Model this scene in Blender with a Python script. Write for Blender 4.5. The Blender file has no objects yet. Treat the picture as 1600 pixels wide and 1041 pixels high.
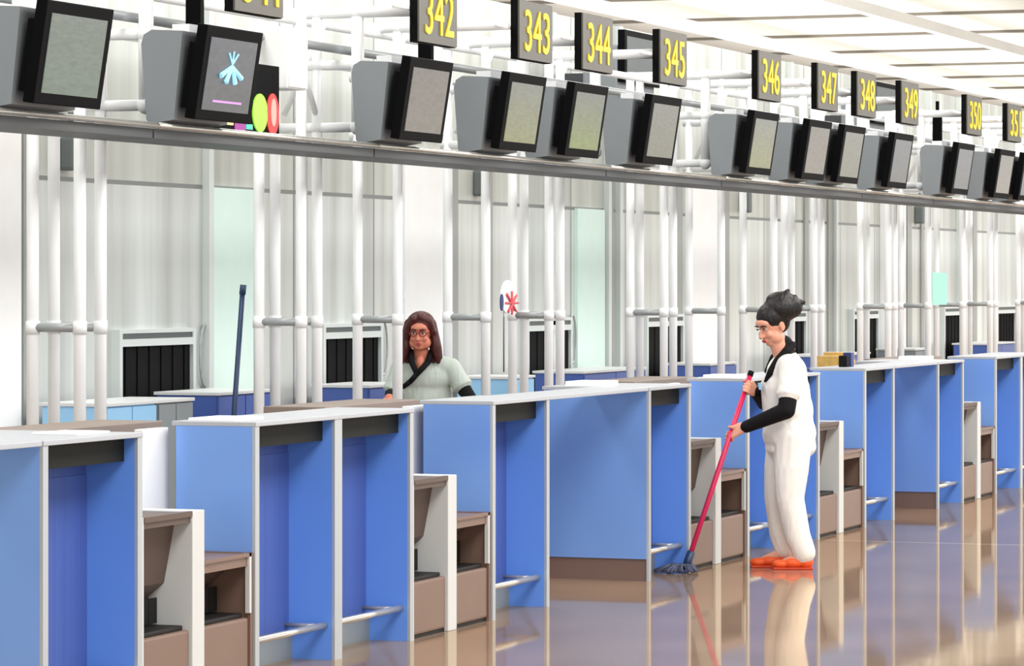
import bpy, bmesh, math, random
from mathutils import Vector, Matrix
random.seed(7)
scene = bpy.context.scene
C = scene.collection
PI = math.pi
# ------------------------------------------------------------------ camera, world, light, exposure
CY = -6.36                       # the camera stands 6.36 m in front of the desk line (y = 0), eye height 1.7 m
cam_d = bpy.data.cameras.new('camera'); cam = bpy.data.objects.new('camera', cam_d); C.objects.link(cam)
cam.location = (0, CY, 1.7)
YAW = math.atan2(.3488, .9372)   # heading above the +x axis
cam.rotation_euler = (PI/2, 0, YAW - PI/2)
cam_d.sensor_width = 36; cam_d.lens = 36*5600/1600; cam_d.shift_y = -80.5/1600
cam_d.clip_end = 500
scene.camera = cam
scene.view_settings.view_transform = 'Standard'; scene.view_settings.look = 'None'
scene.view_settings.gamma = 1; scene.view_settings.use_curve_mapping = False
scene.view_settings.exposure = 0.35
w = bpy.data.worlds.new('daylight'); scene.world = w; w.use_nodes = True
w.node_tree.nodes['Background'].inputs[0].default_value = (.97, .985, 1, 1)
w.node_tree.nodes['Background'].inputs[1].default_value = 1.45
def area(name, loc, rot, sx, sy, power, col=(1, 1, 1)):
    l = bpy.data.lights.new(name, 'AREA'); l.shape = 'RECTANGLE'; l.size = sx; l.size_y = sy; l.energy = power; l.color = col
    o = bpy.data.objects.new(name, l); C.objects.link(o); o.location = loc; o.rotation_euler = rot
    return o
area('hall_light', (26, -3.5, 5.6), (math.radians(22), 0, 0), 46, 3.0, 2300, (1, .99, .97))
area('back_light', (30, 2.7, 5.3), (math.radians(-4), 0, 0), 46, 1.2, 800, (1, 1, .99))
area('roof_fill', (60, 9, 3.6), (PI, 0, 0), 90, 5, 3200, (1, .99, .97))  # unseen fill added above the rear wall to brighten the ceiling

# ------------------------------------------------------------------ materials
def lin(c): return tuple(((v/255)/12.92 if v/255 <= .04045 else ((v/255+.055)/1.055)**2.4) for v in c)
MATS = {}
def mat(name, rgb, rough=.5, metal=0, spec=.5, vary=0, scale=6, emit=0, stretch=None):
    m = bpy.data.materials.new(name); m.use_nodes = True; nt = m.node_tree; b = nt.nodes['Principled BSDF']
    col = lin(rgb) + (1,)
    b.inputs['Base Color'].default_value = col; b.inputs['Roughness'].default_value = rough
    b.inputs['Metallic'].default_value = metal; b.inputs['Specular IOR Level'].default_value = spec
    if emit:
        b.inputs['Emission Color'].default_value = col; b.inputs['Emission Strength'].default_value = emit
    tc = nt.nodes.new('ShaderNodeTexCoord'); mp = nt.nodes.new('ShaderNodeMapping')
    if stretch: mp.inputs['Scale'].default_value = stretch
    ns = nt.nodes.new('ShaderNodeTexNoise'); ns.inputs['Scale'].default_value = scale; ns.inputs['Detail'].default_value = 3
    nt.links.new(tc.outputs['Object'], mp.inputs[0]); nt.links.new(mp.outputs[0], ns.inputs['Vector'])
    v = vary or .04
    cr = nt.nodes.new('ShaderNodeMix'); cr.data_type = 'RGBA'; cr.blend_type = 'MIX'
    nt.links.new(ns.outputs[0], cr.inputs[0])
    cr.inputs[6].default_value = tuple(max(0, x*(1-v)) for x in col[:3]) + (1,)
    cr.inputs[7].default_value = tuple(min(1, x*(1+v)) for x in col[:3]) + (1,)
    nt.links.new(cr.outputs[2], b.inputs['Base Color'])
    MATS[name] = m
    return m
M_edge = mat('anodised_edge', (176, 184, 190), .35, .3)
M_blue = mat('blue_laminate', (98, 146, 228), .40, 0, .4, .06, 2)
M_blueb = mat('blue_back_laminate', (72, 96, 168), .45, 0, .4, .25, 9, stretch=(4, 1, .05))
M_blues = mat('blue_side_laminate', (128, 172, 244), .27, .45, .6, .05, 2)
M_kick = mat('brown_kick', (110, 88, 80), .4)
M_top = mat('counter_laminate', (172, 177, 184), .35)
M_dark = mat('dark_fascia', (30, 33, 31), .6, 0, .15)
M_rail = mat('rail_steel', (205, 205, 198), .25, .7)
M_brown = mat('brown_steel', (122, 98, 86), .42, .1, .5, .08, 4)
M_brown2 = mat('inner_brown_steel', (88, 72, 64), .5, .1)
M_black = mat('black_rubber', (10, 10, 12), .6, 0, .3)
M_white = mat('white_board', (238, 240, 240), .45)
M_lgrey = mat('light_grey_board', (200, 203, 203), .4)
M_tube = mat('white_tube', (240, 242, 243), .3, 0, .5)
M_bar = mat('grey_tube', (160, 165, 166), .35, .2)  # grey holds the shaded undersides of the crossbars in its colour
M_hous = mat('grey_housing', (126, 132, 136), .5)
M_bez = mat('black_bezel', (6, 7, 9), .6, 0, .06)
M_sign = mat('sign_face', (84, 81, 71), .45)
M_signs = mat('sign_side', (7, 7, 7), .6, 0, .08)
M_yel = mat('yellow_digits', (232, 208, 34), .5, emit=.15)
M_tray = mat('cable_tray_grey', (66, 70, 72), .5)
M_wood = mat('brown_worktop', (138, 124, 114), .45, 0, .4, .1, 8)
M_cab = mat('dark_blue_cabinet', (62, 88, 158), .45)
M_cabl = mat('light_blue_cabinet', (140, 190, 226), .45)
M_cabg = mat('grey_cabinet', (126, 134, 138), .45)
M_paper = mat('paper', (244, 244, 246), .6)
M_skin = mat('skin', (222, 160, 135), .5, 0, .35, .08, 20)
M_skin2 = mat('tanned_skin', (205, 128, 104), .5, 0, .35, .08, 20)
M_hair = mat('black_hair', (16, 13, 15), .45, 0, .4, .3, 60)
M_hair2 = mat('auburn_hair', (72, 28, 24), .45, 0, .4, .35, 50, stretch=(1, 1, .15))
M_uni = mat('white_uniform', (240, 238, 232), .75, 0, .2, .04, 30)
M_smock = mat('grey_green_smock', (186, 196, 188), .75, 0, .2, .05, 30)
M_blkc = mat('black_cloth', (16, 15, 18), .8, 0, .2)
M_orange = mat('orange_shoe', (238, 92, 34), .5)
M_sole = mat('red_sole', (200, 60, 25), .6)
M_pink = mat('crimson_pole', (205, 30, 84), .35)
M_mop = mat('mop_yarn', (88, 92, 112), .9, 0, .1, .3, 40)
M_navy = mat('navy_pole', (28, 52, 88), .4)
M_lip = mat('lips', (176, 72, 70), .5)
M_eye = mat('eye_white', (232, 228, 224), .3)
M_iris = mat('dark_iris', (30, 20, 18), .3)
M_glass_f = mat('red_glasses', (120, 24, 30), .4)
M_mint = mat('mint_paper', (214, 238, 230), .6)
M_mint2 = mat('mint_notice_paper', (160, 222, 208), .6)
M_gold = mat('gold_card', (206, 168, 92), .5, 0, .4, .3, 30)
M_green = mat('green_lamp', (150, 225, 60), .4, emit=.5)
M_red = mat('red_lamp', (214, 50, 46), .4, emit=.4)
M_pinkl = mat('pink_lamp', (255, 150, 140), .4, emit=.5)
M_mag = mat('magenta_print', (150, 50, 140), .5, emit=.3)
M_teal = mat('teal_print', (80, 190, 170), .5, emit=.3)
M_ylw = mat('cream_print', (232, 212, 140), .5, emit=.3)
M_flagb = mat('flag_blue', (30, 50, 110), .5)
M_flagr = mat('flag_red', (220, 90, 100), .5)
M_curt = mat('curtain_strip', (9, 10, 11), .7, 0, .1)
M_frame = mat('hatch_frame', (205, 212, 210), .4, .2)
M_hgrey = mat('hatch_grey', (80, 88, 88), .5)
M_roof = mat('roof_panel', (226, 223, 214), .7, 0, .3, .06, .35)
M_beam = mat('roof_beam', (128, 122, 112), .6)
M_beamw = mat('roof_beam_white', (248, 247, 244), .6)
M_shade = mat('shade_strip_grey', (148, 152, 148), .4, .2)  # shadow tone painted as strips on the rear wall
M_refl = mat('dark_reflection_grey', (96, 104, 104), .5)  # tone of the dark reflections modelled on the rear wall

def screen_mat(name, c0, c1, lines, seed):
    m = bpy.data.materials.new(name); m.use_nodes = True; nt = m.node_tree; b = nt.nodes['Principled BSDF']
    tc = nt.nodes.new('ShaderNodeTexCoord'); sp = nt.nodes.new('ShaderNodeSeparateXYZ'); nt.links.new(tc.outputs['Generated'], sp.inputs[0])
    mx = nt.nodes.new('ShaderNodeMix'); mx.data_type = 'RGBA'
    mx.inputs[6].default_value = lin(c1) + (1,); mx.inputs[7].default_value = lin(c0) + (1,)
    nt.links.new(sp.outputs[2], mx.inputs[0])
    mp = nt.nodes.new('ShaderNodeMapping'); mp.inputs['Scale'].default_value = (5, 1, lines); mp.inputs['Location'].default_value = (seed, 0, seed*.37)
    ns = nt.nodes.new('ShaderNodeTexNoise'); ns.inputs['Scale'].default_value = 1.6; ns.inputs['Detail'].default_value = 2
    nt.links.new(tc.outputs['Generated'], mp.inputs[0]); nt.links.new(mp.outputs[0], ns.inputs['Vector'])
    m2 = nt.nodes.new('ShaderNodeMix'); m2.data_type = 'RGBA'; m2.blend_type = 'OVERLAY'; m2.inputs[0].default_value = .35
    nt.links.new(mx.outputs[2], m2.inputs[6]); nt.links.new(ns.outputs[0], m2.inputs[7])
    b.inputs['Base Color'].default_value = (.02, .02, .02, 1); b.inputs['Roughness'].default_value = .3
    nt.links.new(m2.outputs[2], b.inputs['Emission Color']); b.inputs['Emission Strength'].default_value = .5
    return m
S_green = screen_mat('screen_grey_green', (138, 150, 140), (132, 150, 136), 14, 1)
S_taupe = screen_mat('screen_taupe', (132, 128, 122), (146, 140, 132), 10, 3)
S_olive = screen_mat('screen_olive', (140, 146, 138), (160, 164, 112), 12, 5)
S_lime = screen_mat('screen_lime', (128, 134, 128), (148, 166, 92), 12, 7)
S_grey = screen_mat('screen_grey', (138, 140, 132), (136, 138, 124), 16, 9)
S_dark = screen_mat('screen_slate', (106, 112, 122), (100, 106, 112), 8, 11)
M_logo = mat('logo_blue', (150, 215, 240), .4, emit=.5)
M_logop = mat('logo_violet', (180, 130, 190), .4, emit=.4)

def wall_mat():
    m = bpy.data.materials.new('metal_wall_panels'); m.use_nodes = True; nt = m.node_tree; b = nt.nodes['Principled BSDF']
    N = nt.nodes.new; L = nt.links.new
    g = N('ShaderNodeNewGeometry'); s = N('ShaderNodeSeparateXYZ'); L(g.outputs['Position'], s.inputs[0])
    def math_(op, a, b_, c=None):
        n = N('ShaderNodeMath'); n.operation = op
        for i, v in enumerate((a, b_, c)):
            if v is None: continue
            if isinstance(v, (int, float)): n.inputs[i].default_value = v
            else: L(v, n.inputs[i])
        return n.outputs[0]
    # vertical seams every 1.42 m, horizontal seams at 2.31 m and 3.2 m
    fx = math_('FRACT', math_('DIVIDE', math_('SUBTRACT', s.outputs[0], 21.0), 1.42), 0)
    vseam = math_('LESS_THAN', fx, .016)
    h1 = math_('LESS_THAN', math_('ABSOLUTE', math_('SUBTRACT', s.outputs[2], 2.31), 0), .014)
    h2 = math_('LESS_THAN', math_('ABSOLUTE', math_('SUBTRACT', s.outputs[2], 3.2), 0), .014)
    seam = math_('MAXIMUM', vseam, math_('MAXIMUM', h1, h2))
    up = math_('GREATER_THAN', s.outputs[2], 2.31)
    mp = N('ShaderNodeMapping'); mp.inputs['Scale'].default_value = (3.2, 1, .16); L(g.outputs['Position'], mp.inputs[0])
    ns = N('ShaderNodeTexNoise'); ns.inputs['Scale'].default_value = 1.5; ns.inputs['Detail'].default_value = 5; L(mp.outputs[0], ns.inputs['Vector'])
    wn = N('ShaderNodeTexWhiteNoise'); wn.noise_dimensions = '1D'
    L(math_('FLOOR', math_('DIVIDE', math_('SUBTRACT', s.outputs[0], 21.0), 1.42), 0), wn.inputs['W'])
    cr = N('ShaderNodeValToRGB'); cr.color_ramp.elements[0].position = .3; cr.color_ramp.elements[1].position = .7
    cr.color_ramp.elements[0].color = lin((182, 184, 181)) + (1,); cr.color_ramp.elements[1].color = lin((222, 227, 224)) + (1,)
    L(ns.outputs[0], cr.inputs[0])
    t = N('ShaderNodeMix'); t.data_type = 'RGBA'; t.blend_type = 'MULTIPLY'; t.inputs[0].default_value = 1
    t2 = N('ShaderNodeMix'); t2.data_type = 'RGBA'; t2.inputs[6].default_value = (.84, .86, .86, 1); t2.inputs[7].default_value = (1, 1, .98, 1)
    L(wn.outputs[0], t2.inputs[0]); L(cr.outputs[0], t.inputs[6]); L(t2.outputs[2], t.inputs[7])
    u = N('ShaderNodeMix'); u.data_type = 'RGBA'; u.blend_type = 'MULTIPLY'; L(up, u.inputs[0])
    L(t.outputs[2], u.inputs[6]); u.inputs[7].default_value = (.86, .85, .82, 1)
    e = N('ShaderNodeMix'); e.data_type = 'RGBA'; L(seam, e.inputs[0]); L(u.outputs[2], e.inputs[6]); e.inputs[7].default_value = lin((120, 124, 122)) + (1,)
    L(e.outputs[2], b.inputs['Base Color'])
    b.inputs['Roughness'].default_value = .38; b.inputs['Metallic'].default_value = .25
    return m
def floor_mat():
    m = bpy.data.materials.new('polished_stone_floor'); m.use_nodes = True; nt = m.node_tree; b = nt.nodes['Principled BSDF']
    N = nt.nodes.new; L = nt.links.new
    g = N('ShaderNodeNewGeometry')
    br = N('ShaderNodeTexBrick'); br.offset = 0; br.inputs['Scale'].default_value = 1; br.inputs['Brick Width'].default_value = 11.4; br.inputs['Row Height'].default_value = 60; br.inputs['Mortar Size'].default_value = .012
    br.inputs['Color1'].default_value = lin((150, 128, 112)) + (1,); br.inputs['Color2'].default_value = lin((138, 120, 106)) + (1,)
    br.inputs['Mortar'].default_value = lin((226, 208, 190)) + (1,)
    fm = N('ShaderNodeMapping'); fm.inputs['Location'].default_value = (0, 20, 0); L(g.outputs['Position'], fm.inputs[0]); L(fm.outputs[0], br.inputs['Vector'])
    ns = N('ShaderNodeTexNoise'); ns.inputs['Scale'].default_value = 1.2; ns.inputs['Detail'].default_value = 5; L(g.outputs['Position'], ns.inputs['Vector'])
    mx = N('ShaderNodeMix'); mx.data_type = 'RGBA'; mx.blend_type = 'OVERLAY'; mx.inputs[0].default_value = .3
    L(br.outputs[0], mx.inputs[6]); L(ns.outputs[0], mx.inputs[7])
    df = N('ShaderNodeBsdfDiffuse'); L(mx.outputs[2], df.inputs[0])
    gl = N('ShaderNodeBsdfGlossy'); gl.inputs[0].default_value = (1, .86, .68, 1); gl.inputs[1].default_value = .05
    n2 = N('ShaderNodeTexNoise'); n2.inputs['Scale'].default_value = 1.0; n2.inputs['Detail'].default_value = 2; L(g.outputs['Position'], n2.inputs['Vector'])
    bp = N('ShaderNodeBump'); bp.inputs['Strength'].default_value = .012; bp.inputs['Distance'].default_value = .05
    L(n2.outputs[0], bp.inputs['Height']); L(bp.outputs[0], gl.inputs['Normal'])
    fr = N('ShaderNodeFresnel'); fr.inputs[0].default_value = 1.36
    ms = N('ShaderNodeMixShader'); L(fr.outputs[0], ms.inputs[0]); L(df.outputs[0], ms.inputs[1]); L(gl.outputs[0], ms.inputs[2])
    L(ms.outputs[0], nt.nodes['Material Output'].inputs[0])
    return m

def folds(m, sc, st, stretch=(1, 1, .35), dist=.02):
    nt = m.node_tree; b = nt.nodes['Principled BSDF']
    tc = nt.nodes.new('ShaderNodeTexCoord'); mp = nt.nodes.new('ShaderNodeMapping'); mp.inputs['Scale'].default_value = stretch
    ns = nt.nodes.new('ShaderNodeTexNoise'); ns.inputs['Scale'].default_value = sc; ns.inputs['Detail'].default_value = 2; ns.inputs['Distortion'].default_value = .8
    bp = nt.nodes.new('ShaderNodeBump'); bp.inputs['Strength'].default_value = st; bp.inputs['Distance'].default_value = dist
    nt.links.new(tc.outputs['Object'], mp.inputs[0]); nt.links.new(mp.outputs[0], ns.inputs['Vector']); nt.links.new(ns.outputs[0], bp.inputs['Height']); nt.links.new(bp.outputs[0], b.inputs['Normal'])
folds(M_uni, 9, .9); folds(M_smock, 10, .9); folds(M_blkc, 14, .5)
folds(M_hair2, 55, .9, (1, 1, .12), .01); folds(M_hair, 60, .6, (1, 1, .3), .01)

# ------------------------------------------------------------------ helpers
def bx(bm, x0, x1, y0, y1, z0, z1, bev=0):
    r = bmesh.ops.create_cube(bm, size=1)
    for v in r['verts']:
        v.co = Vector(((x0+x1)/2 + v.co.x*(x1-x0), (y0+y1)/2 + v.co.y*(y1-y0), (z0+z1)/2 + v.co.z*(z1-z0)))
    if bev:
        es = list({e for v in r['verts'] for e in v.link_edges})
        bmesh.ops.bevel(bm, geom=es, offset=bev, segments=2, affect='EDGES', profile=.6)
def tube(bm, p, q, r, r2=None, n=12):
    p = Vector(p); q = Vector(q); d = q - p
    res = bmesh.ops.create_cone(bm, cap_ends=True, segments=n, radius1=r, radius2=r if r2 is None else r2, depth=d.length)
    m = Matrix.Translation((p+q)/2) @ d.to_track_quat('Z', 'Y').to_matrix().to_4x4()
    bmesh.ops.transform(bm, matrix=m, verts=res['verts'])
def ball(bm, c, r, s=(1, 1, 1), rot=None, seg=16):
    res = bmesh.ops.create_uvsphere(bm, u_segments=seg, v_segments=seg*2//3, radius=r)
    m = Matrix.Translation(Vector(c)) @ (rot or Matrix.Identity(4)) @ Matrix.Diagonal((s[0], s[1], s[2], 1))
    bmesh.ops.transform(bm, matrix=m, verts=res['verts'])
def prism(bm, prof, x0, x1):           # profile in (y, z), extruded along x
    a = [bm.verts.new((x0, y, z)) for y, z in prof]; b = [bm.verts.new((x1, y, z)) for y, z in prof]
    bm.faces.new(a); bm.faces.new(b[::-1])
    n = len(prof)
    for i in range(n): bm.faces.new((a[i], b[i], b[(i+1) % n], a[(i+1) % n]))
    bmesh.ops.recalc_face_normals(bm, faces=bm.faces[:])
def obj(name, bm, m, parent=None, smooth=False):
    me = bpy.data.meshes.new(name); bmesh.ops.recalc_face_normals(bm, faces=bm.faces[:]); bm.to_mesh(me); bm.free()
    me.materials.append(m)
    if smooth:
        for p in me.polygons: p.use_smooth = True
    o = bpy.data.objects.new(name, me); C.objects.link(o)
    if parent: o.parent = parent
    return o
def BM(): return bmesh.new()
def thing(name, label, cat, loc=(0, 0, 0), rz=0, group=None):
    o = bpy.data.objects.new(name, None); C.objects.link(o); o.empty_display_size = .1
    o.location = loc; o.rotation_euler = (0, 0, rz); o['label'] = label; o['category'] = cat
    if group: o['group'] = group
    return o
def tag(o, label, cat, group=None, loc=None):
    o['label'] = label; o['category'] = cat
    if group: o['group'] = group
    if loc: o.location = loc
    return o
def struct(name, bm, m):
    o = obj(name, bm, m); o['kind'] = 'structure'; return o
def part(name, m, parent, *boxes, bev=0, smooth=False):
    b = BM()
    for q in boxes: bx(b, *q, bev=bev)
    return obj(name, b, m, parent, smooth)
def tubes(name, m, parent, *segs, r=.03):
    b = BM()
    for p, q in segs: tube(b, p, q, r)
    return obj(name, b, m, parent, True)

# ------------------------------------------------------------------ the setting
b = BM(); bx(b, -20, 130, -26, 40, -.2, 0); struct('floor', b, floor_mat())
b = BM(); bx(b, -20, 130, -14, 40, 6.0, 6.1); struct('ceiling', b, M_roof)
WY = 3.58
b = BM(); bx(b, -2, 62, WY, WY+.2, 0, 3.9); struct('wall_rear', b, wall_mat())
n = 0
for k in range(27):                     # roof beams square to the desk row
    n += 1; x = 12 + 4.4*k
    b = BM(); bx(b, x-.06, x+.06, -14, 40, 5.955, 6.0); struct('trim_%d' % n, b, M_beam)
for y in (-9, 7.1, 10.6):            # long girders running with the row
    n += 1; b = BM(); bx(b, -20, 130, y-.07, y+.07, 5.62, 5.78); struct('trim_%d' % n, b, M_beamw)
for x in (17.5, 24.3, 31.25, 38.3, 45.2):   # wide white pilasters on the rear wall
    n += 1; b = BM(); bx(b, x, x+.92, WY-.06, WY, 0, 2.62); struct('trim_%d' % n, b, M_white)
for x in (21.06, 28.2):
    n += 1; b = BM(); bx(b, x, x+.7, WY-.03, WY, 0, 2.31); struct('trim_%d' % n, b, M_mint)
# slim wall mullions
for x in (20.98, 27.55, 28.95, 29.25, 34.6, 36.3, 40.4, 41.9):
    n += 1; b = BM(); bx(b, x, x+.07, WY-.05, WY, 0, 3.9); struct('trim_%d' % n, b, M_frame)

for x, w_ in ((18.52, .07), (22.5, .12), (25.32, .16), (26.1, .12), (28.98, .18), (30.95, .16), (32.35, .22), (35.2, .14), (36.1, .2), (39.45, .2), (40.1, .12), (42.7, .2)):  # grey strips stand in for shadows beside the mullions and tubes
    n += 1; b = BM(); bx(b, x, x+w_, WY-.02, WY, 0, 2.6); struct('trim_%d' % n, b, M_shade)
# ------------------------------------------------------------------ check-in desks
TOPZ = 1.10
def desk(x0, x1, label, deep, right_deep=.37):
    t = thing('check_in_desk', label, 'check-in desk', (x0, 0, 0), 0, 'blue check-in desks in the long row')
    W = x1 - x0; th = .042; D = .62 if deep == 'gap' else .37
    zk = .125 if deep == 'gap' else 0
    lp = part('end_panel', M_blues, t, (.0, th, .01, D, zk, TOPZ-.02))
    part('edge_trim', M_edge, lp, (0, th, -.004, .01, 0, TOPZ-.02))
    if deep == 'gap': part('kick_board', M_kick, t, (.012, th-.004, .012, D-.01, 0, zk))
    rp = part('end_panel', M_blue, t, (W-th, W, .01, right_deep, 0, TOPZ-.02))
    part('edge_trim', M_edge, rp, (W-th, W, -.004, .01, 0, TOPZ-.02))
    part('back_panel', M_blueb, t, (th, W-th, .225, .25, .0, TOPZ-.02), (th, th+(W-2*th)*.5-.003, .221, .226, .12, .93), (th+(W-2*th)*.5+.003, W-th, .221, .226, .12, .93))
    part('fascia', M_dark, t, (th, W-th-.003, .055, .2, TOPZ-.115, TOPZ-.02))
    part('counter_top', M_top, t, (0, W, -.008, max(D, right_deep)+.02, TOPZ-.02, TOPZ), bev=.003)
    b = BM(); tube(b, (th, .045, .155), (W-th, .045, .155), .016); tube(b, (th+.04, .045, .155), (th+.04, .225, .155), .01); tube(b, (W-th-.04, .045, .155), (W-th-.04, .225, .155), .01)
    obj('foot_rail', b, M_rail, t, True)
    part('plinth', M_cabg, t, (th, W-th, .205, .221, 0, .1))
    return t
fins = [12.02, 12.86, 13.94, 14.84, 15.74, 16.80, 17.64, 19.30, 20.09, 21.25, 22.06, 22.91, 24.07, 24.90, 26.20, 27.04, 28.14, 29.10, 29.95, 31.10, 31.95]
desk(12.02, 12.86, 'nearest blue check-in desk, at the left edge of the row', 'gap')
desk(13.94, 14.84, 'blue check-in desk touching the nearest baggage scale on its right side', 'conv')
desk(14.84, 15.74, 'blue check-in desk between its twin and the second nearest baggage scale', 'conv')
desk(16.80, 17.64, 'blue check-in desk just before the near open passage in the row', 'conv')
desk(19.30, 20.09, 'blue check-in desk with wide plain side over brown kick board, mop at its foot', 'gap')
desk(21.25, 22.06, 'blue check-in desk half hidden behind the mopping cleaner in white', 'conv')
desk(22.06, 22.91, 'blue check-in desk directly right of the mopping cleaner in white', 'conv')
desk(24.07, 24.90, 'blue check-in desk just before the far open passage', 'conv')
desk(26.20, 27.04, 'blue check-in desk whose plain side panel faces the far open passage', 'gap')
desk(28.14, 29.10, 'blue check-in desk right of the farthest visible baggage scale', 'conv')
desk(29.10, 29.95, 'last blue check-in desk at the right edge of the photo', 'conv')

for x0, x1, l in ((10.6, 12.01, 'blue grey counter flap at the left edge bridging the gap before the nearest desk'), (17.65, 19.29, 'pale counter flap bridging the near open passage'), (24.91, 26.19, 'pale counter flap bridging the far open passage')):
    t = thing('counter_flap', l, 'counter', (x0, 0, TOPZ)); W = x1-x0
    part('board', M_top, t, (0, W, -.006, .34, -.02, 0), bev=.003); part('hinge', M_edge, t, (.0, .03, .1, .24, -.03, -.02))
def scale(x0, x1, label):
    """two weigh belts side by side in brown steel housings with a pale divider between"""
    W = x1 - x0
    t = thing('baggage_scale', label, 'baggage scale', (x0, 0, 0), 0, 'baggage scales set between the desks')
    a0, a1 = .03, .47*W/1.08; p1 = a1+.115; e = W-.03
    part('divider', M_lgrey, t, (a1, p1, .0, .42, 0, .757), bev=.004)
    part('side_post', M_lgrey, t, (.004, a0, .005, .38, 0, .757))
    part('side_post', M_brown, t, (e, W-.004, .005, .38, 0, .545))
    part('post_edge', M_lgrey, t, (e-.02, e, .0, .02, .29, .545))
    part('lintel', M_brown2, t, (a0, a1, .01, .3, .71, .752), (a0, a1, .0, .02, .735, .757))
    part('lintel', M_brown, t, (p1, e, .01, .3, .49, .54), (p1, e, .0, .02, .53, .545))
    for u0, u1, top in ((a0, a1, .757), (p1, e, .545)):
        part('housing', M_brown, t, (u0+.012, u1-.004, .012, .40, .018, .27), bev=.012)
        bb = BM(); prism(bb, [(.36, .3), (.36, top-.04), (.08, top-.04), (.13, .46), (.2, .40), (.22, .3)], u0, u1); obj('rear_shroud', bb, M_brown2, t)
        part('belt', M_black, t, (u0+.05, u1-.03, .03, .42, .27, .29), bev=.006)
        part('flap', M_black, t, *[(u0+.02+i*(u1-u0-.04)/5, u0+.015+(i+1)*(u1-u0-.04)/5, .15, .156, .295, .40) for i in range(5)])
        part('skirt', M_black, t, (u0, u1, .02, .4, 0, .018))
    return t
scale(12.86, 13.94, 'nearest brown baggage scale with a pale divider, lower left of the photo')
scale(15.74, 16.80, 'second nearest brown baggage scale, in front of the auburn haired woman')
scale(20.09, 21.25, 'brown baggage scale directly behind the crimson mop pole')
scale(22.91, 24.07, 'brown baggage scale to the right of the mopping cleaner')
scale(27.04, 28.14, 'farthest visible brown baggage scale, beyond the far passage')
for x, l in ((13.74, 'white upright board above the nearest baggage scale'), (16.76, 'white upright board above the second nearest baggage scale'),
             (20.99, 'white upright board behind the baggage scale by the mop'), (23.8, 'narrow white upright board behind the scale right of the cleaner')):
    b = BM(); bx(b, 0, .25, 0, .04, 0, 1.07, .004); tag(obj('upright_board', b, M_white), l, 'board', 'white boards behind the scales', (x, .43, 0))

# ------------------------------------------------------------------ behind the desks
for x0, x1, l in ((13.3, 15.0, 'brown edged rear worktop behind the nearest desk pair'), (16.9, 18.2, 'brown edged rear worktop in front of the auburn haired woman'),
                  (21.9, 23.2, 'brown edged rear worktop left of the mopping cleaner'), (29.0, 30.3, 'far brown edged rear worktop near the right edge')):
    t = thing('rear_worktop', l, 'worktop', (x0, .95, 0), 0, 'worktops behind the desks'); W = x1-x0
    part('top', M_wood, t, (0, W, 0, .35, 1.0, 1.055), bev=.004)
    part('support', M_cab, t, (.1, .14, .03, .33, 0, 1.0)); part('support', M_cab, t, (W-.14, W-.1, .03, .33, 0, 1.0))
    part('modesty_panel', M_cab, t, (.14, W-.14, .2, .22, .3, 1.0))
cabs = [(18.45, 19.1, 1.0, M_cabl, 'pale blue low cabinet under the nearest hatch'), (19.12, 19.6, 1.0, M_cabg, 'grey low cabinet under the nearest hatch'),
        (19.95, 20.75, 1.02, M_cab, 'dark blue low cabinet beside the leaning navy pole'), (22.35, 23.1, 1.0, M_cab, 'dark blue low cabinet under the second hatch'),
        (25.05, 25.6, .99, M_cabl, 'pale blue low cabinet right of the auburn haired woman'), (26.75, 28.3, .99, M_cab, 'long dark blue cabinet behind the passage'),
        (30.1, 30.9, .98, M_cab, 'blue low cabinet left of the mopping cleaner'), (33.9, 35.6, .98, M_cab, 'blue low cabinet right of the mopping cleaner'),
        (37.5, 38.2, .98, M_cabg, 'grey low cabinet far along the rear wall'), (41.0, 42.4, .98, M_cab, 'farthest blue low cabinet near the right edge')]
for x0, x1, h, m, l in cabs:
    t = thing('low_cabinet', l, 'cabinet', (x0, 2.98, 0), 0, 'low cabinets along the rear wall'); W = x1-x0
    part('body', m, t, (0, W, .02, .42, 0, h-.02)); part('top', M_lgrey, t, (-.01, W+.01, 0, .44, h-.02, h), bev=.003)
    part('door', m, t, (.01, W/2-.006, .005, .02, .05, h-.03)); part('door', m, t, (W/2+.006, W-.01, .005, .02, .05, h-.03))
# hatches in the rear wall
hl = ['nearest black strip curtain hatch in the grey wall', 'black strip curtain hatch left of the auburn haired woman', 'hatch with black strips right of the auburn haired woman',
      'black hatch seen between posts left of the mopping cleaner', 'black hatch just behind the mopping cleaner', 'black hatch to the right of the mopping cleaner', 'second farthest black hatch in the rear wall', 'farthest black hatch in the rear wall']
for x, l in zip((19.72, 22.85, 26.95, 30.0, 34.1, 37.0, 41.1, 43.9), hl):
    t = thing('baggage_hatch', l, 'hatch', (x, WY, 0), 0, 'baggage hatches along the rear wall')
    part('frame', M_frame, t, (-.04, 0, -.06, 0, .55, 1.38), (1.0, 1.04, -.06, 0, .55, 1.38), (-.04, 1.04, -.06, 0, 1.38, 1.405))
    part('header', M_hgrey, t, (0, 1.0, -.05, -.003, 1.345, 1.38)); part('header_rail', M_frame, t, (0, 1.0, -.06, -.003, 1.3, 1.345))
    part('opening', M_black, t, (0, 1.0, -.012, -.002, .55, 1.3))
    part('strip_curtain', M_curt, t, *[(i/12+.004, (i+1)/12-.004, -.03-.006*(i % 2), -.024-.006*(i % 2), .56, 1.3) for i in range(12)])
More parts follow.
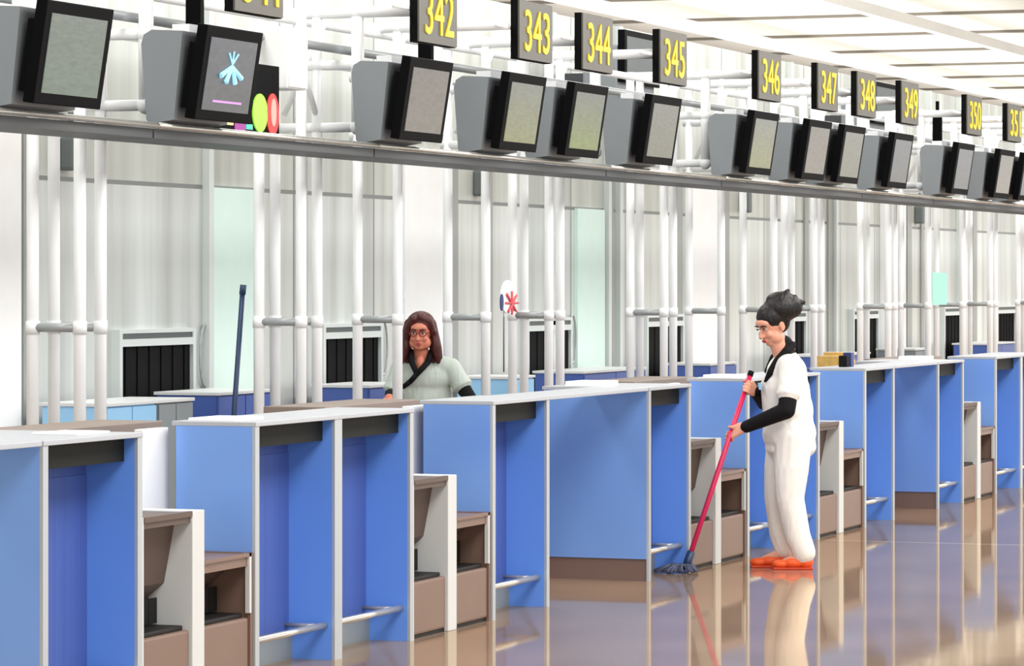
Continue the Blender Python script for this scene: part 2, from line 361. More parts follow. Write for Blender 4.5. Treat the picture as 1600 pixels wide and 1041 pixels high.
for x, l in ((21.0-.02, 'looped grey cable on the wall right of the nearest hatch'), (23.98, 'looped grey cable on the wall right of the second hatch'), (28.1, 'looped grey cable on the wall by the flag sticker')):
    b = BM(); pts = [Vector((.1*math.cos(a)*.8, -.02, .2*math.sin(a))) for a in [i*PI/8 for i in range(16)]]
    for i in range(16): tube(b, pts[i], pts[(i+1) % 16], .008, n=6)
    tag(obj('cable_loop', b, M_bar), l, 'cable', None, (x, WY, 1.22))
for x, l in ((19.06, 'small dark grey reflection block high on the wall at far left'), (25.9, 'small dark grey reflection block high on the wall under the 342 and 343 monitors'), (33.0, 'small dark grey reflection block high on the wall above the mopping cleaner'), (39.9, 'small dark grey reflection block high on the far wall')):
    b = BM(); bx(b, -.06, .06, -.1, 0, -.1, .1, .02); tube(b, (0, -.05, .1), (0, -.05, .25), .02); tag(obj('dark_reflection', b, M_refl), l, 'reflection', 'small dark reflections on the wall', (x, WY, 2.46))  # small solid blocks stand in for dark vertical reflections on the wall

# ------------------------------------------------------------------ portal frames (white tube towers and ladders)
YF, YB = 2.40, 2.68
def portal(x, kind, label):
    t = thing('portal_frame', label, 'tube frame', (x, 0, 0), 0, 'white tube frames behind the desks')
    ks = (0, .24) if kind == 'T' else (0,)
    for k in ks:
        for y, r in ((YF, .033), (YB, .033)):
            tubes('post', M_tube, t, ((k, y, 0), (k, y, 3.36)), r=r)
        tubes('crossbar', M_bar, t, ((k, YF, 1.455), (k, YB, 1.455)), r=.024)
        for y in (YF, YB): tubes('collar', M_tube, t, ((k, y, 1.42), (k, y, 1.49)), r=.038)
    if kind == 'T':
        tubes('tie_bar', M_bar, t, ((0, YB, 1.455), (.24, YB, 1.455)), r=.02)
    k = .12 if kind == 'T' else 0
    for z, y1, r in ((3.34, 1.64, .035), (3.02, 2.12, .03), (2.64, 2.12, .03)):
        tubes('arm', M_tube, t, ((ks[-1], YB+.05, z), (ks[-1], y1, z)), r=r)
    tubes('hanger', M_tube, t, ((ks[-1], 2.13, 2.64), (ks[-1], 2.13, 3.34)), r=.04)
    tubes('brace', M_tube, t, ((ks[-1], 2.62, 2.72), (ks[-1], 2.35, 3.28)), r=.018)
    if kind == 'T':
        tubes('brace', M_tube, t, ((0, YF, 3.02), (.24, YF, 2.7)), r=.018)
    for z in (2.64, 3.02, 3.34):
        for y, q in ((2.13, .05), (YF, .045)):
            b = BM(); ball(b, (ks[-1], y, z), q, seg=10); obj('joint', b, M_tube, t, True)
P = [(16.98, 'T', 'nearest four legged white tube tower, at the left edge'), (19.88, 'T', 'four legged white tube tower under sign 342'),
     (21.42, 'L', 'two legged white tube frame just left of the auburn haired woman'), (23.02, 'L', 'two legged white tube frame at the auburn haired woman\'s right shoulder'),
     (24.3, 'T', 'four legged white tube tower under sign 345'), (26.98, 'T', 'four legged white tube tower under sign 346'),
     (28.52, 'L', 'two legged white tube frame under sign 347, left of the cleaner'), (30.08, 'L', 'two legged white tube frame behind the mopping cleaner'),
     (31.38, 'T', 'four legged white tube tower under sign 349'), (34.06, 'T', 'four legged white tube tower under sign 350'),
     (35.68, 'L', 'two legged white tube frame under sign 351'), (37.2, 'L', 'two legged white tube frame by the mint paper'),
     (38.5, 'T', 'second farthest white tube tower'), (41.2, 'T', 'farthest white tube tower at the right edge')]
for p in P: portal(*p)
# cable tray running under the monitors
trays = [(13.0, 16.9), (16.9, 19.9), (19.9, 24.2), (24.2, 27.0), (27.0, 31.3), (31.3, 34.0), (34.0, 38.5), (38.5, 44)]
tl = ['grey cable tray at the left edge under the first monitor', 'grey cable tray length behind the colourful lit board', 'grey cable tray length under monitors 342 to 344', 'grey cable tray length under monitor 345',
      'grey cable tray length under monitors 346 to 348', 'grey cable tray length under monitor 349', 'grey cable tray length under monitors 350 and 351', 'farthest grey cable tray length']
for (x0, x1), l in zip(trays, tl):
    t = thing('cable_tray', l, 'cable tray', (x0, 0, 0), 0, 'cable trays under the monitors'); W = x1-x0
    part('channel', M_tray, t, (.01, W-.01, 1.95, 2.30, 2.45, 2.47), (.01, W-.01, 1.93, 1.95, 2.45, 2.50), (.01, W-.01, 2.30, 2.32, 2.45, 2.50))
    tubes('rail', M_rail, t, ((.01, 1.9, 2.515), (W-.01, 1.9, 2.515)), r=.016)
for z, y, l in ((3.30, 2.54, 'long white tube running along the top of the frames'), (3.12, 2.27, 'long grey tube running just below the top tube')):
    b = BM(); tube(b, (14, y, z), (46, y, z), .028); tag(obj('long_tube', b, M_tube if y > 2.4 else M_bar, None, True), l, 'tube')  # lower tube is greyed to draw the dark shading along the tubes

# ------------------------------------------------------------------ numbered signs
def text_mesh(s, size, off, extr):
    cu = bpy.data.curves.new('digits', 'FONT'); cu.body = s; cu.size = size; cu.offset = off; cu.extrude = extr; cu.align_x = 'CENTER'; cu.align_y = 'CENTER'; cu.resolution_u = 4; cu.space_character = 1.02
    o = bpy.data.objects.new('tmp', cu); C.objects.link(o)
    dg = bpy.context.evaluated_depsgraph_get(); me = bpy.data.meshes.new_from_object(o.evaluated_get(dg))
    bpy.data.objects.remove(o); return me
def fit(me, w, h):
    xs = [v.co.x for v in me.vertices]; ys = [v.co.y for v in me.vertices]
    cx, cy = (min(xs)+max(xs))/2, (min(ys)+max(ys))/2; sx, sy = w/(max(xs)-min(xs)), h/(max(ys)-min(ys))
    for v in me.vertices: v.co = Vector(((v.co.x-cx)*sx, -v.co.z, (v.co.y-cy)*sy))
signs = [('341', 17.13), ('342', 19.73), ('343', 21.45), ('344', 22.68), ('345', 24.36), ('346', 26.84), ('347', 28.56), ('348', 29.82), ('349', 31.36), ('350', 33.92), ('351', 35.72)]
for num, x in signs:
    t = thing('number_sign', 'dark hanging sign with yellow number %s' % num, 'sign', (x+.05, 1.59, 3.13), 0, 'numbered signs above the desks')
    part('panel', M_sign, t, (0, .62, 0, .012, 0, .375))
    part('casing', M_signs, t, (-.004, .624, .012, .06, -.004, .379))
    me = text_mesh(num, .3, .001, .004); fit(me, .46, .27); me.materials.append(M_yel)
    o = bpy.data.objects.new('number', me); C.objects.link(o); o.parent = t; o.location = (.32, -.004, .185)
    tubes('bracket', M_tube, t, ((-.22, .075, .2), (.55, .075, .2)), r=.014)

# ------------------------------------------------------------------ monitors
def monitor(x, ms, label, emblem=False):
    t = thing('flight_monitor', label, 'monitor', (x-.1, 1.74, 2.55), 0, 'monitors above the desks')
    tl_ = math.radians(9)
    h = bpy.data.objects.new('screen_unit', None)
    b = BM(); bx(b, 0, .70, 0, .06, 0, .50, .006)
    R = Matrix.Rotation(tl_, 4, 'X')
    def rot(bm): bmesh.ops.transform(bm, matrix=R, verts=bm.verts[:]); return bm
    bz = obj('bezel', rot(b), M_bez, t)
    b = BM(); bx(b, .06, .64, -.004, .0, .055, .44); obj('screen', rot(b), ms, t)
    b = BM(); bx(b, .02, .68, .06, .10, .05, .40); obj('rear_cover', rot(b), M_bez, t)
    b = BM(); prism(b, [(.12, .0), (.26, -.02), (.28, .0), (.31, .40), (.295, .45), (.25, .475), (.07, .465)], .0, .66); obj('housing', b, M_hous, t)
    b = BM(); bx(b, .25, .45, .15, .25, .46, .52); obj('mount', b, M_tube, t)
    if emblem:
        b = BM()
        for a, l in ((-58, .11), (-25, .10), (25, .10), (58, .11)):
            A = math.radians(a); tube(b, (.35, -.008, .30), (.35+math.sin(A)*l*1.4, -.008, .30-math.cos(A)*l), .009, .016, n=6)
        for a in (-35, 0, 35):
            A = math.radians(a); tube(b, (.35, -.008, .31), (.35+math.sin(A)*.1, -.008, .31+math.cos(A)*.07), .005, n=6)
        obj('emblem', rot(b), M_logo, t)
        b = BM(); bx(b, .17, .53, -.009, -.004, .10, .112); obj('caption_bar', rot(b), M_logop, t)
mons = [(15.32, S_green, 'large grey green lit monitor at the top left corner'), (17.1, S_dark, 'monitor with a pale blue emblem under sign 341'), (19.93, S_taupe, 'taupe lit monitor under sign 342'),
        (21.62, S_olive, 'olive lit monitor under sign 343'), (22.88, S_lime, 'lime tinted monitor under sign 344'), (24.55, S_grey, 'grey lit monitor under sign 345'),
        (27.12, S_olive, 'olive lit monitor under sign 346'), (28.72, S_taupe, 'monitor under sign 347'), (29.83, S_grey, 'monitor under sign 348'), (31.55, S_dark, 'monitor under sign 349'),
        (34.02, S_dark, 'monitor under sign 350'), (35.85, S_taupe, 'monitor under sign 351'), (37.0, S_dark, 'farthest monitor, at the right edge')]
for i, (x, m, l) in enumerate(mons): monitor(x, m, l, i == 1)
# grey boxes above / rear monitors
for x, z, l in ((27.2, 3.3, 'rear monitor peeking out between signs 344 and 345'), (35.1, 3.3, 'rear monitor peeking out between signs 348 and 349')):
    t = thing('rear_monitor', l, 'monitor', (x, 2.80, z), 0, 'rear monitors')
    part('bezel', M_bez, t, (0, 1.0, 0, .06, .0, .42), bev=.005); part('screen', M_hgrey, t, (.05, .95, -.004, 0, .05, .37)); part('housing', M_hous, t, (0, .95, .06, .36, -.26, .3), bev=.02)
    part('mount', M_tray, t, (.4, .6, .36, .78, -.1, .1))
for x, l in ((17.62, 'black edge-on slab hanging left of sign 341'), (21.0, 'black edge-on slab hanging between signs 342 and 343'), (34.6, 'black edge-on slab right of sign 350')):
    b = BM(); bx(b, 0, .05, 0, .09, 0, .40, .004); bx(b, .01, .04, .03, .06, .40, .50); tag(obj('hanging_slab', b, M_bez), l, 'sign', None, (x, 2.0, 2.98))
# colourful lit board behind monitor 341
t = thing('lit_board', 'black board with green and red lit discs and a coloured strip, behind monitor 341', 'lit sign', (17.29, 2.13, 2.54))
part('casing', M_bez, t, (0, 1.62, -.02, .0, -.02, .40), bev=.004)
def disc(name, m, x, z, rx, rz, y=-.024, par=None):
    b = BM(); res = bmesh.ops.create_cone(b, cap_ends=True, segments=28, radius1=1, radius2=1, depth=.008)
    bmesh.ops.transform(b, matrix=Matrix.Translation((x, y, z)) @ Matrix.Diagonal((rx, 1, rz, 1)) @ Matrix.Rotation(PI/2, 4, 'X'), verts=res['verts']); return obj(name, b, m, par or t)
disc('green_disc', M_green, 1.34, .12, .10, .11); disc('red_disc', M_red, 1.515, .12, .085, .12)
disc('inner_disc', M_pinkl, 1.515, .13, .035, .08, -.03)
part('cream_strip', M_ylw, t, (.55, .78, -.026, -.02, .03, .06)); part('cream_strip', M_ylw, t, (.82, .98, -.026, -.02, .035, .05))
part('magenta_strip', M_mag, t, (1.0, 1.14, -.026, -.02, .01, .06)); part('teal_strip', M_teal, t, (1.15, 1.24, -.026, -.02, .02, .05))
# bright box beside monitor 341
t = thing('junction_box', 'white box fixed to the tubes right of monitor 341', 'box', (19.0, 2.1, 2.82))
part('body', M_white, t, (0, .28, 0, .2, 0, .36), bev=.01); part('lid', M_tube, t, (.01, .27, -.01, 0, .01, .35))

# ------------------------------------------------------------------ small things
def papers(x, y, z, w, d, h, l):
    b = BM(); bx(b, 0, w, 0, d, 0, h, .002); tag(obj('paper_stack', b, M_paper), l, 'papers', None, (x, y, z))
papers(14.0, .12, TOPZ, .3, .22, .012, 'white papers on the desk top right of the nearest scale')
papers(19.36, .3, TOPZ, .3, .22, .028, 'white paper block on the desk top by the first passage')
papers(21.3, .1, TOPZ, .25, .2, .02, 'white papers on the desk top left of the cleaner')
papers(12.5, .1, TOPZ, .28, .2, .008, 'loose white papers on the nearest desk top')
papers(26.6, .2, TOPZ, .3, .2, .03, 'white papers on the far desk top beyond the passage')
# navy pole leaning behind the desks
b = BM(); tube(b, (0, 0, .02), (.05, -.10, 1.62), .016); tube(b, (.05, -.10, 1.62), (.053, -.106, 1.68), .02); ball(b, (0, 0, .03), .05, (1, 1, .6))
tag(obj('broom_pole', b, M_navy, None, True), 'navy blue pole leaning behind the desks left of the second tower', 'broom', None, (19.85, 2.9, 0))
# flag sticker
t = thing('flag_sticker', 'small white round sticker with red lines, right of the auburn haired woman', 'sticker', (24.1, 2.66, 1.55))
disc('disc', M_white, .05, .04, .15, .12, 0, t)
def tbar(nm, m, p, q, r): b = BM(); tube(b, p, q, r, n=8); obj(nm, b, m, t)
disc('blue_quarter', M_flagb, -.09, .0, .03, .06, -.006, t)
tbar('red_line', M_flagr, (.0, -.01, .06), (.2, -.01, -.07), .010); tbar('red_line', M_flagr, (.2, -.01, .05), (.03, -.01, -.07), .010); tbar('red_line', M_flagr, (.11, -.01, .08), (.11, -.01, -.09), .008); tbar('red_line', M_flagr, (-.02, -.01, -.005), (.24, -.01, -.005), .008)
tubes('stalk', M_bar, t, ((.0, .012, -.1), (.0, .012, -.5)), ((.0, .012, -.5), (-.0, .012, .1)), r=.006)
b = BM(); bx(b, 0, .62, 0, .006, 0, .33); tag(obj('mint_notice', b, M_mint2), 'pale mint square notice hanging at the far tube frames', 'notice', None, (35.72, 2.36, 1.46))
t = thing('gold_box', 'open box of golden items on a far desk top', 'box', (25.55, .5, 0))
part('stand', M_cab, t, (-.05, .55, 0, .35, 0, 1.06)); part('box', M_gold, t, (0, .2, .05, .25, 1.06, 1.15), (.22, .34, .05, .2, 1.06, 1.12), (.36, .5, .1, .3, 1.06, 1.17))
t = thing('rubber_stamp_set', 'two small dark desk items on the desk top right of the cleaner', 'desk item', (24.35, .2, TOPZ))
part('holder', M_blkc, t, (0, .08, 0, .06, 0, .08), bev=.006); part('handle', M_flagb, t, (.12, .2, 0, .06, 0, .1), bev=.006)

# ------------------------------------------------------------------ people
def chain(bm, pts, radii):
    for i, (p, r) in enumerate(zip(pts, radii)):
        ball(bm, p, r, seg=14)
        if i: tube(bm, pts[i-1], p, radii[i-1], r, n=14)
def fuse(name, bm, m, parent, voxel=.008, smooth=6):
    o = obj(name, bm, m, None)
    md = o.modifiers.new('r', 'REMESH'); md.mode = 'VOXEL'; md.voxel_size = voxel
    s = o.modifiers.new('s', 'SMOOTH'); s.factor = .5; s.iterations = smooth
    dg = bpy.context.evaluated_depsgraph_get(); me = bpy.data.meshes.new_from_object(o.evaluated_get(dg))
    for p in me.polygons: p.use_smooth = True
    old = o.data; o.modifiers.clear(); o.data = me; bpy.data.meshes.remove(old)
    if not len(me.materials): me.materials.append(m)
    o.parent = parent
    return o
RY = lambda a: Matrix.Rotation(math.radians(a), 4, 'Y')
RX = lambda a: Matrix.Rotation(math.radians(a), 4, 'X')
RZ = lambda a: Matrix.Rotation(math.radians(a), 4, 'Z')
def hand(bm, wrist, knuck, grip_c, axis, side, s=1.0):
    """palm from wrist to knuckles, four fingers curling round the pole through grip_c, thumb from the side of the palm"""
    w_ = Vector(wrist); k_ = Vector(knuck); ax = Vector(axis).normalized(); g = Vector(grip_c)
    fw = (k_-w_).normalized(); out = ax.cross(fw).normalized()*side
    for i in range(5):
        u = (i-2)/2*.03*s
        tube(bm, w_+ax*u*.6, k_+ax*u, .015*s, .0125*s, n=10); ball(bm, k_+ax*u, .0125*s, seg=10)
    for i, ln in enumerate((.9, 1.0, .95, .8)):
        u = (i-1.5)*.021*s; r = .0085*s
        base = k_ + ax*u; R = .026*s
        c = g + ax*u; v0 = (base-c); v0 -= ax*v0.dot(ax)
        v0.normalize(); pr = base
        for j in range(1, 6):
            a = j*38*ln*side; q = c + (Matrix.Rotation(math.radians(a), 3, ax) @ v0)*R
            tube(bm, pr, q, r, r*.93, n=8); ball(bm, q, r, seg=8); pr = q
    tb = w_.lerp(k_, .35) + ax*.03*s
    t1 = tb + fw*.03*s + ax*.012*s; c = g + ax*.035*s
    v = (t1-c); v -= ax*v.dot(ax); v.normalize()
    t2 = c + (Matrix.Rotation(math.radians(-60*side), 3, ax) @ v)*.026*s
    t3 = c + (Matrix.Rotation(math.radians(-110*side), 3, ax) @ v)*.027*s
    chain(bm, [tb, t1, t2, t3], [.013*s, .0115*s, .010*s, .009*s])

def head(bm, c, R):
    """head facing local -x of R; c = skull centre"""
    def B(p, r, s=(1, 1, 1)): ball(bm, Vector(c) + (R.to_3x3() @ Vector(p)), r, s, R)
    B((.012, 0, .02), .092, (1.03, .84, 1.0)); B((-.025, 0, -.045), .066, (.95, .88, 1.15)); B((-.048, 0, -.092), .032, (1, 1.1, .8))
    B((-.02, .03, -.07), .045); B((-.02, -.03, -.07), .045); B((-.062, 0, .035), .05, (.6, 1.1, .6))
    B((-.068, .033, -.035), .025, (.7, 1, .9)); B((-.068, -.033, -.035), .025, (.7, 1, .9))
    c0 = Vector(c); Q = R.to_3x3()
    tube(bm, c0+Q @ Vector((-.085, 0, .0)), c0+Q @ Vector((-.106, 0, -.036)), .008, .0135, n=10); ball(bm, c0+Q @ Vector((-.104, 0, -.036)), .0145)
    B((-.088, .011, -.040), .009); B((-.088, -.011, -.040), .009); B((-.083, 0, -.068), .02, (.55, 1.1, .7))
    for s in (1, -1): B((.012, s*.080, -.012), .026, (.75, .35, 1.2)); B((.004, s*.083, -.034), .012, (.8, .5, 1))
def face_parts(c, R, par, lipm=M_lip, open_=True, glasses=False):
    Q = R.to_3x3(); c0 = Vector(c)
    for s in (1, -1):
        b = BM(); ball(b, c0+Q @ Vector((-.080, s*.031, .004)), .0125, (.8, 1.25, .72 if open_ else .35), R); e = obj('eye', b, M_eye, par, True)
        b = BM(); ball(b, c0+Q @ Vector((-.0885, s*.031, .003)), .0062, (.5, 1, 1 if open_ else .5), R); obj('iris', b, M_iris, e, True)
        b = BM(); chain(b, [c0+Q @ Vector(p) for p in ((-.090, s*.014, .024), (-.093, s*.032, .030), (-.080, s*.052, .024))], [.0042, .0046, .003]); obj('eyebrow', b, M_hair if not glasses else M_hair2, par, True)
        b = BM(); chain(b, [c0+Q @ Vector(p) for p in ((-.0885, s*.018, .008), (-.0915, s*.031, .0125), (-.083, s*.046, .006))], [.002, .0026, .002]); obj('eyelashes', b, M_iris, par, True)
    b = BM(); ball(b, c0+Q @ Vector((-.094, 0, -.0645)), .011, (.6, 1.9, .42), R); ball(b, c0+Q @ Vector((-.092, 0, -.073)), .011, (.6, 1.6, .5), R); obj('lips', b, lipm, par, True)
    if glasses:
        b = BM()
        for s in (1, -1):
            pts = [c0+Q @ Vector((-.102+.004*abs(math.cos(a)), s*.032+.024*math.cos(a), .002+.019*math.sin(a))) for a in [i*PI/8 for i in range(16)]]
            for i in range(16): tube(b, pts[i], pts[(i+1) % 16], .0026, n=6)
            tube(b, c0+Q @ Vector((-.098, s*.056, .006)), c0+Q @ Vector((.0, s*.084, .004)), .0026, n=6)
        tube(b, c0+Q @ Vector((-.103, -.009, .006)), c0+Q @ Vector((-.103, .009, .006)), .0028, n=6)
        obj('glasses', b, M_glass_f, par)

LOCAL = YAW - PI/2                 # people frame: local x to the picture's right, local y away from the camera
# ---- cleaner mopping: local origin between the feet
pa = thing('person', 'person in a white uniform and black undershirt mopping in orange shoes', 'person', (20.48, -.46, 0), LOCAL)
hd = Vector((-.075, -.02, 1.445)); HR = RZ(34) @ RY(-24)
pole0 = Vector((-.60, -.35, .03)); pole1 = Vector((-.205, -.02, 1.14)); pax = (pole1-pole0).normalized()
def on_pole(z): return pole0.lerp(pole1, (z-pole0.z)/(pole1.z-pole0.z))
gN = on_pole(.80); gF = on_pole(1.075)
sN, eN, wN = Vector((.03, -.165, 1.195)), Vector((-.005, -.255, .945)), Vector((-.235, -.165, .845))
sF, eF, wF = Vector((.0, .15, 1.195)), Vector((-.10, .21, .98)), Vector((-.165, .06, 1.045))
b = BM()
head(b, hd, HR)
chain(b, [(-.045, -.01, 1.36), (.0, -.005, 1.25)], [.052, .062])
ball(b, (.01, 0, 1.16), .145, (.72, 1.0, .75)); ball(b, (.005, 0, 1.02), .12, (.85, 1, 1.2)); ball(b, (.02, 0, .83), .12, (.86, 1.0, .95))
hipN, knN, anN = (.02, -.085, .80), (.015, -.095, .42), (.115, -.095, .085)
hipF, knF, anF = (.0, .085, .80), (-.05, .08, .44), (-.005, .06, .085)
for h_, k_, a_ in ((hipN, knN, anN), (hipF, knF, anF)): chain(b, [h_, k_, a_], [.075, .052, .036]); chain(b, [a_, Vector(a_)+Vector((-.11, 0, -.045))], [.034, .028])
chain(b, [sN, eN, wN], [.05, .038, .026]); chain(b, [sF, eF, wF], [.05, .038, .026])
kN = gN + (wN-gN).normalized()*.024; kF = gF + (wF-gF).normalized()*.024
hand(b, wN, kN, gN, pax, 1); hand(b, wF, kF, gF, pax, -1)
body = fuse('body', b, M_skin, pa, .0055, 3)
face_parts(hd, HR, body, open_=False)
# hair with a tall bun
b = BM(); Q = HR.to_3x3()
ball(b, hd+Q @ Vector((.022, 0, .042)), .098, (1.04, .93, .92), HR); ball(b, hd+Q @ Vector((.055, 0, .01)), .075, (.9, 1.05, 1.15), HR)
ball(b, (-.02, -.015, 1.54), .098, (1.12, 1, .85)); ball(b, (-.02, -.015, 1.59), .07, (1.3, 1, .75)); ball(b, (.04, -.015, 1.55), .07)
for p, q in (((.02, -.02, 1.59), (.075, -.03, 1.615)), ((.02, -.02, 1.59), (.125, -.03, 1.575)), ((.03, .01, 1.57), (.11, .0, 1.53)), ((-.02, -.02, 1.60), (.03, -.02, 1.655)), ((-.03, -.02, 1.6), (-.06, -.02, 1.635))):
    tube(b, p, q, .034, .010, n=8)
hair = fuse('hair', b, M_hair, pa, .006, 4)
# tunic
b = BM()
ball(b, (.015, 0, 1.16), .165, (.74, 1.0, .70)); ball(b, (.0, 0, 1.07), .15, (.90, 1.04, 1.0)); ball(b, (.045, 0, 1.10), .135, (.72, 1.08, 1))
tube(b, (.005, 0, 1.08), (.04, 0, .70), .145, .152, n=20); ball(b, (.03, 0, .93), .145, (1.0, 1.08, 1.2)); ball(b, (.03, 0, .80), .162, (1.0, 1.1, .9)); ball(b, (.045, 0, .71), .145, (1.0, 1.1, .5))
chain(b, [(.015, 0, 1.20), (.01, 0, 1.25)], [.095, .065])
for s_, e_ in ((sN, eN), (sF, eF)):
    s_ = Vector(s_); e_ = Vector(e_); chain(b, [Vector((.015, s_.y*.5, 1.19)), s_, s_.lerp(e_, .62)], [.085, .074, .068])
    tube(b, s_.lerp(e_, .5), s_.lerp(e_, .68), .07, .076)
tunic = fuse('tunic', b, M_uni, pa, .009, 5)
b = BM()
tube(b, (-.148, -.06, 1.10), (-.150, -.06, 1.075), .012); bx(b, -.155, -.14, -.085, -.03, 1.06, 1.10, .003); obj('badge', b, M_cabl, tunic)
# trousers
b = BM(); ball(b, (.035, 0, .75), .145, (1.0, 1.1, .9))
chain(b, [(.045, -.07, .78), (.035, -.085, .6), (.025, -.095, .42), (.07, -.095, .2), (.11, -.095, .10)], [.118, .106, .086, .078, .070])
chain(b, [(.02, .07, .78), (-.01, .08, .6), (-.03, .08, .42), (-.01, .07, .2), (.01, .06, .11)], [.118, .104, .084, .074, .064])
fuse('trousers', b, M_uni, pa, .009, 4)
# undershirt: collar and long black sleeves
b = BM()
for s_, e_, w_ in ((sN, eN, wN), (sF, eF, wF)):
    chain(b, [Vector(s_).lerp(Vector(e_), .5), e_, w_], [.058, .052, .037])
chain(b, [(.0, -.0, 1.33), (.008, 0, 1.265)], [.052, .064]); chain(b, [(.05, -.03, 1.325), (.01, -.07, 1.285), (-.045, -.09, 1.225), (-.085, -.09, 1.165), (-.118, -.072, 1.11)], [.022, .030, .030, .024, .010]); chain(b, [(-.01, .04, 1.30), (-.06, .05, 1.24), (-.105, .01, 1.165)], [.028, .026, .014])
fuse('undershirt', b, M_blkc, pa, .007, 3)
for nm, (ax_, ay_, az_), dx in (('near', anN, 0), ('far', anF, 0)):
    sh = BM(); ball(sh, (ax_+.005, ay_, .045), .045, (1.05, .95, .9)); ball(sh, (ax_-.07, ay_, .04), .045, (1.5, 1, .75)); ball(sh, (ax_-.145, ay_, .032), .04, (1.3, 1, .65))
    s_o = fuse('shoe', sh, M_orange, pa, .006, 2)
    part('sole', M_sole, s_o, (ax_-.19, ax_+.045, ay_-.04, ay_+.04, .0, .014), bev=.005)
# ---- mop
mp_ = thing('mop', 'crimson poled mop with grey blue yarn head, held by the cleaner', 'mop', (20.48, -.46, 0), LOCAL)
tubes('pole', M_pink, mp_, (pole0, pole1), r=.0155)
tubes('grip', M_blkc, mp_, (pole1, pole1+pax*.03), r=.018)
tubes('socket', M_navy, mp_, (pole0-pax*.0, pole0+pax*.1), r=.024)
b = BM()
for i in range(46):
    a = random.uniform(0, 2*PI); L_ = random.uniform(.09, .17); p0 = pole0+Vector((0, 0, .015)); ex = (1.25 if math.cos(a) < 0 else .55)
    p1 = Vector((pole0.x+math.cos(a)*L_*.5*ex, pole0.y+math.sin(a)*L_*.35, .045)); p2 = Vector((pole0.x+math.cos(a+.2)*L_*ex, pole0.y+math.sin(a+.2)*L_*.6, .012))
    tube(b, p0, p1, .009, n=6); tube(b, p1, p2, .009, .007, n=6)
obj('yarn_head', b, M_mop, mp_, True)

# ---- auburn haired woman behind the desks
pb = thing('person', 'person with auburn hair and glasses in grey green smock, behind the desks', 'person', (22.16, 2.55, 0), LOCAL)
h2 = Vector((.01, .0, 1.365)); R2 = RZ(90-8) @ RY(-8)      # facing the camera (-y), a touch to the right
b = BM(); head(b, h2, R2)
chain(b, [(.01, .03, 1.27), (.02, .07, 1.17)], [.05, .06])
ball(b, (.04, .11, 1.07), .145, (1.08, .62, .8)); ball(b, (.04, .14, .92), .15, (1, .8, 1.2)); ball(b, (.03, .18, .8), .16, (1, .85, .9))
aL = [Vector((-.125, .10, 1.12)), Vector((-.18, .06, .945)), Vector((-.19, -.10, .93))]
aR = [Vector((.215, .08, 1.125)), Vector((.305, .03, .975)), Vector((.37, -.08, .90))]
for A in (aL, aR):
    chain(b, A, [.05, .038, .026]); d = (A[2]-A[1]).normalized(); w_ = A[2]; chain(b, [w_, w_+d*.05], [.026, .032])
    for i, ln in enumerate((.06, .07, .066, .052)):
        u = Vector((1, 0, .1)).normalized()*((i-1.5)*.019); chain(b, [w_+d*.06+u, w_+d*(.06+ln*.6)+u+Vector((0, 0, -.006)), w_+d*(.06+ln)+u+Vector((0, 0, -.022))], [.011, .0095, .008])
    chain(b, [w_+d*.02+Vector((.02, 0, 0)), w_+d*.05+Vector((.045, 0, -.005)), w_+d*.08+Vector((.05, 0, -.015))], [.013, .011, .009])
for s in (-1, 1): chain(b, [(.03+s*.085, .18, .78), (.03+s*.09, .14, .43), (.03+s*.09, .18, .07), (.03+s*.09, .08, .035)], [.085, .056, .038, .03])
bd = fuse('body', b, M_skin2, pb, .0055, 3)
face_parts(h2, R2, bd, glasses=True)
b = BM(); Q2 = R2.to_3x3()
ball(b, h2+Q2 @ Vector((.028, 0, .048)), .100, (1.0, .98, .88), R2); ball(b, h2+Q2 @ Vector((.06, 0, -.01)), .09, (.8, 1.1, 1.2), R2)
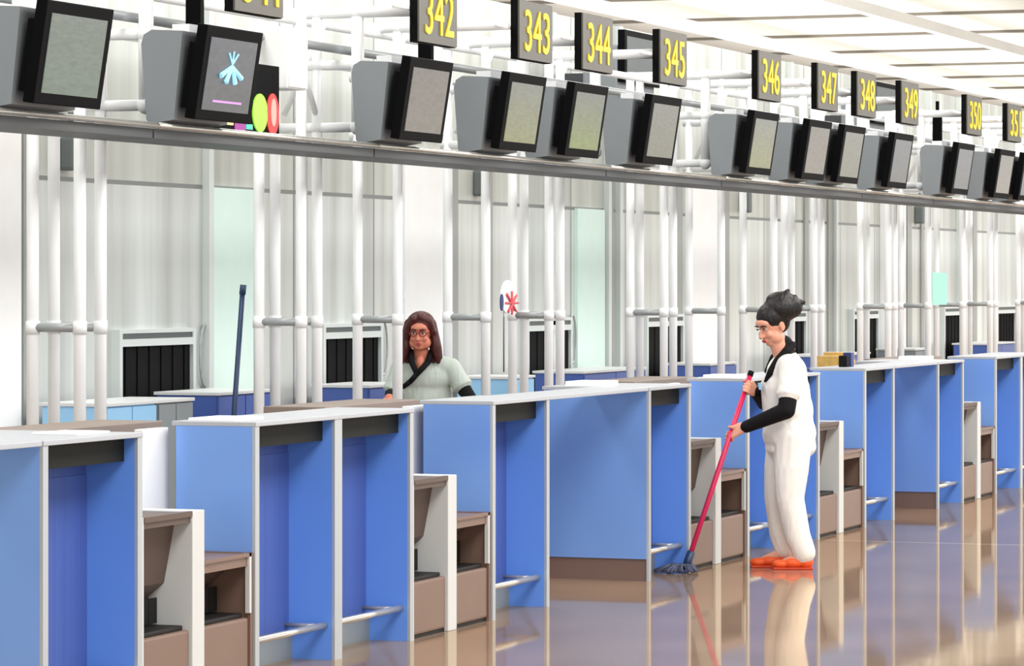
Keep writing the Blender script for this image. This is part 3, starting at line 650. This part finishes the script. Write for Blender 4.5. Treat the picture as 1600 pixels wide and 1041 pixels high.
for s in (-1, 1):
    chain(b, [h2+Vector((s*.07, .01, .05)), h2+Vector((s*.098, .005, -.03)), h2+Vector((s*.105+.005, .0, -.10)), h2+Vector((s*.10+.02*s, .0, -.165)), h2+Vector((s*.09+.03*s, -.01, -.20))], [.04, .030, .034, .03, .016])
    chain(b, [h2+Vector((s*.085, .03, -.02)), h2+Vector((s*.10, .04, -.12)), h2+Vector((s*.085, .03, -.19))], [.04, .04, .025])
chain(b, [h2+Vector((-.045, -.06, .085)), h2+Vector((-.08, -.03, .03)), h2+Vector((-.09, -.01, -.03))], [.028, .024, .024])
chain(b, [h2+Vector((.0, -.06, .098)), h2+Vector((.06, -.04, .07)), h2+Vector((.085, -.02, .0))], [.026, .026, .022])
fuse('hair', b, M_hair2, pb, .006, 3)
b = BM()
ball(b, (.045, .10, 1.06), .185, (1.02, .66, .72)); ball(b, (.04, .13, .92), .175, (1.08, .8, 1.2)); ball(b, (.04, .17, .76), .19, (1.08, .85, .9))
for A in (aL, aR): chain(b, [Vector((.03+(A[0].x-.03)*.5, .09, 1.13)), A[0], A[0].lerp(A[1], .75)], [.080, .066, .066]); tube(b, A[0].lerp(A[1], .6), A[0].lerp(A[1], .88), .066, .076)
sm = fuse('smock', b, M_smock, pb, .009, 5)
b = BM()
chain(b, [(-.055, .03, 1.235), (-.045, -.035, 1.16), (-.01, -.062, 1.085), (-.055, -.045, 1.035), (-.10, -.02, 1.0)], [.020, .02, .018, .018, .016])
chain(b, [(.085, .03, 1.235), (.06, -.035, 1.16), (-.01, -.064, 1.085)], [.020, .02, .018])
obj('collar', b, M_blkc, sm, True)
b = BM(); ball(b, (.012, .0, 1.155), .045, (.75, .9, 1.2)); fuse('chest_skin', b, M_skin2, pb, .006, 1).name = 'neckline'
for A in (aL, aR): b = BM(); chain(b, [A[0].lerp(A[1], .7), A[1], A[1].lerp(A[2], .9)], [.055, .05, .036]); fuse('undersleeve', b, M_blkc, pb, .007, 3)
b = BM()
for s in (-1, 1): chain(b, [(.03+s*.085, .18, .76), (.03+s*.09, .15, .43), (.03+s*.09, .18, .09)], [.11, .08, .07])
fuse('trousers', b, M_smock, pb, .010, 3)
for s in (-1, 1):
    b = BM(); ball(b, (.03+s*.09, .15, .04), .045, (1, 1.2, .85)); ball(b, (.03+s*.09, .07, .035), .043, (1, 1.5, .75)); fuse('shoe', b, M_blkc, pb, .007, 2)
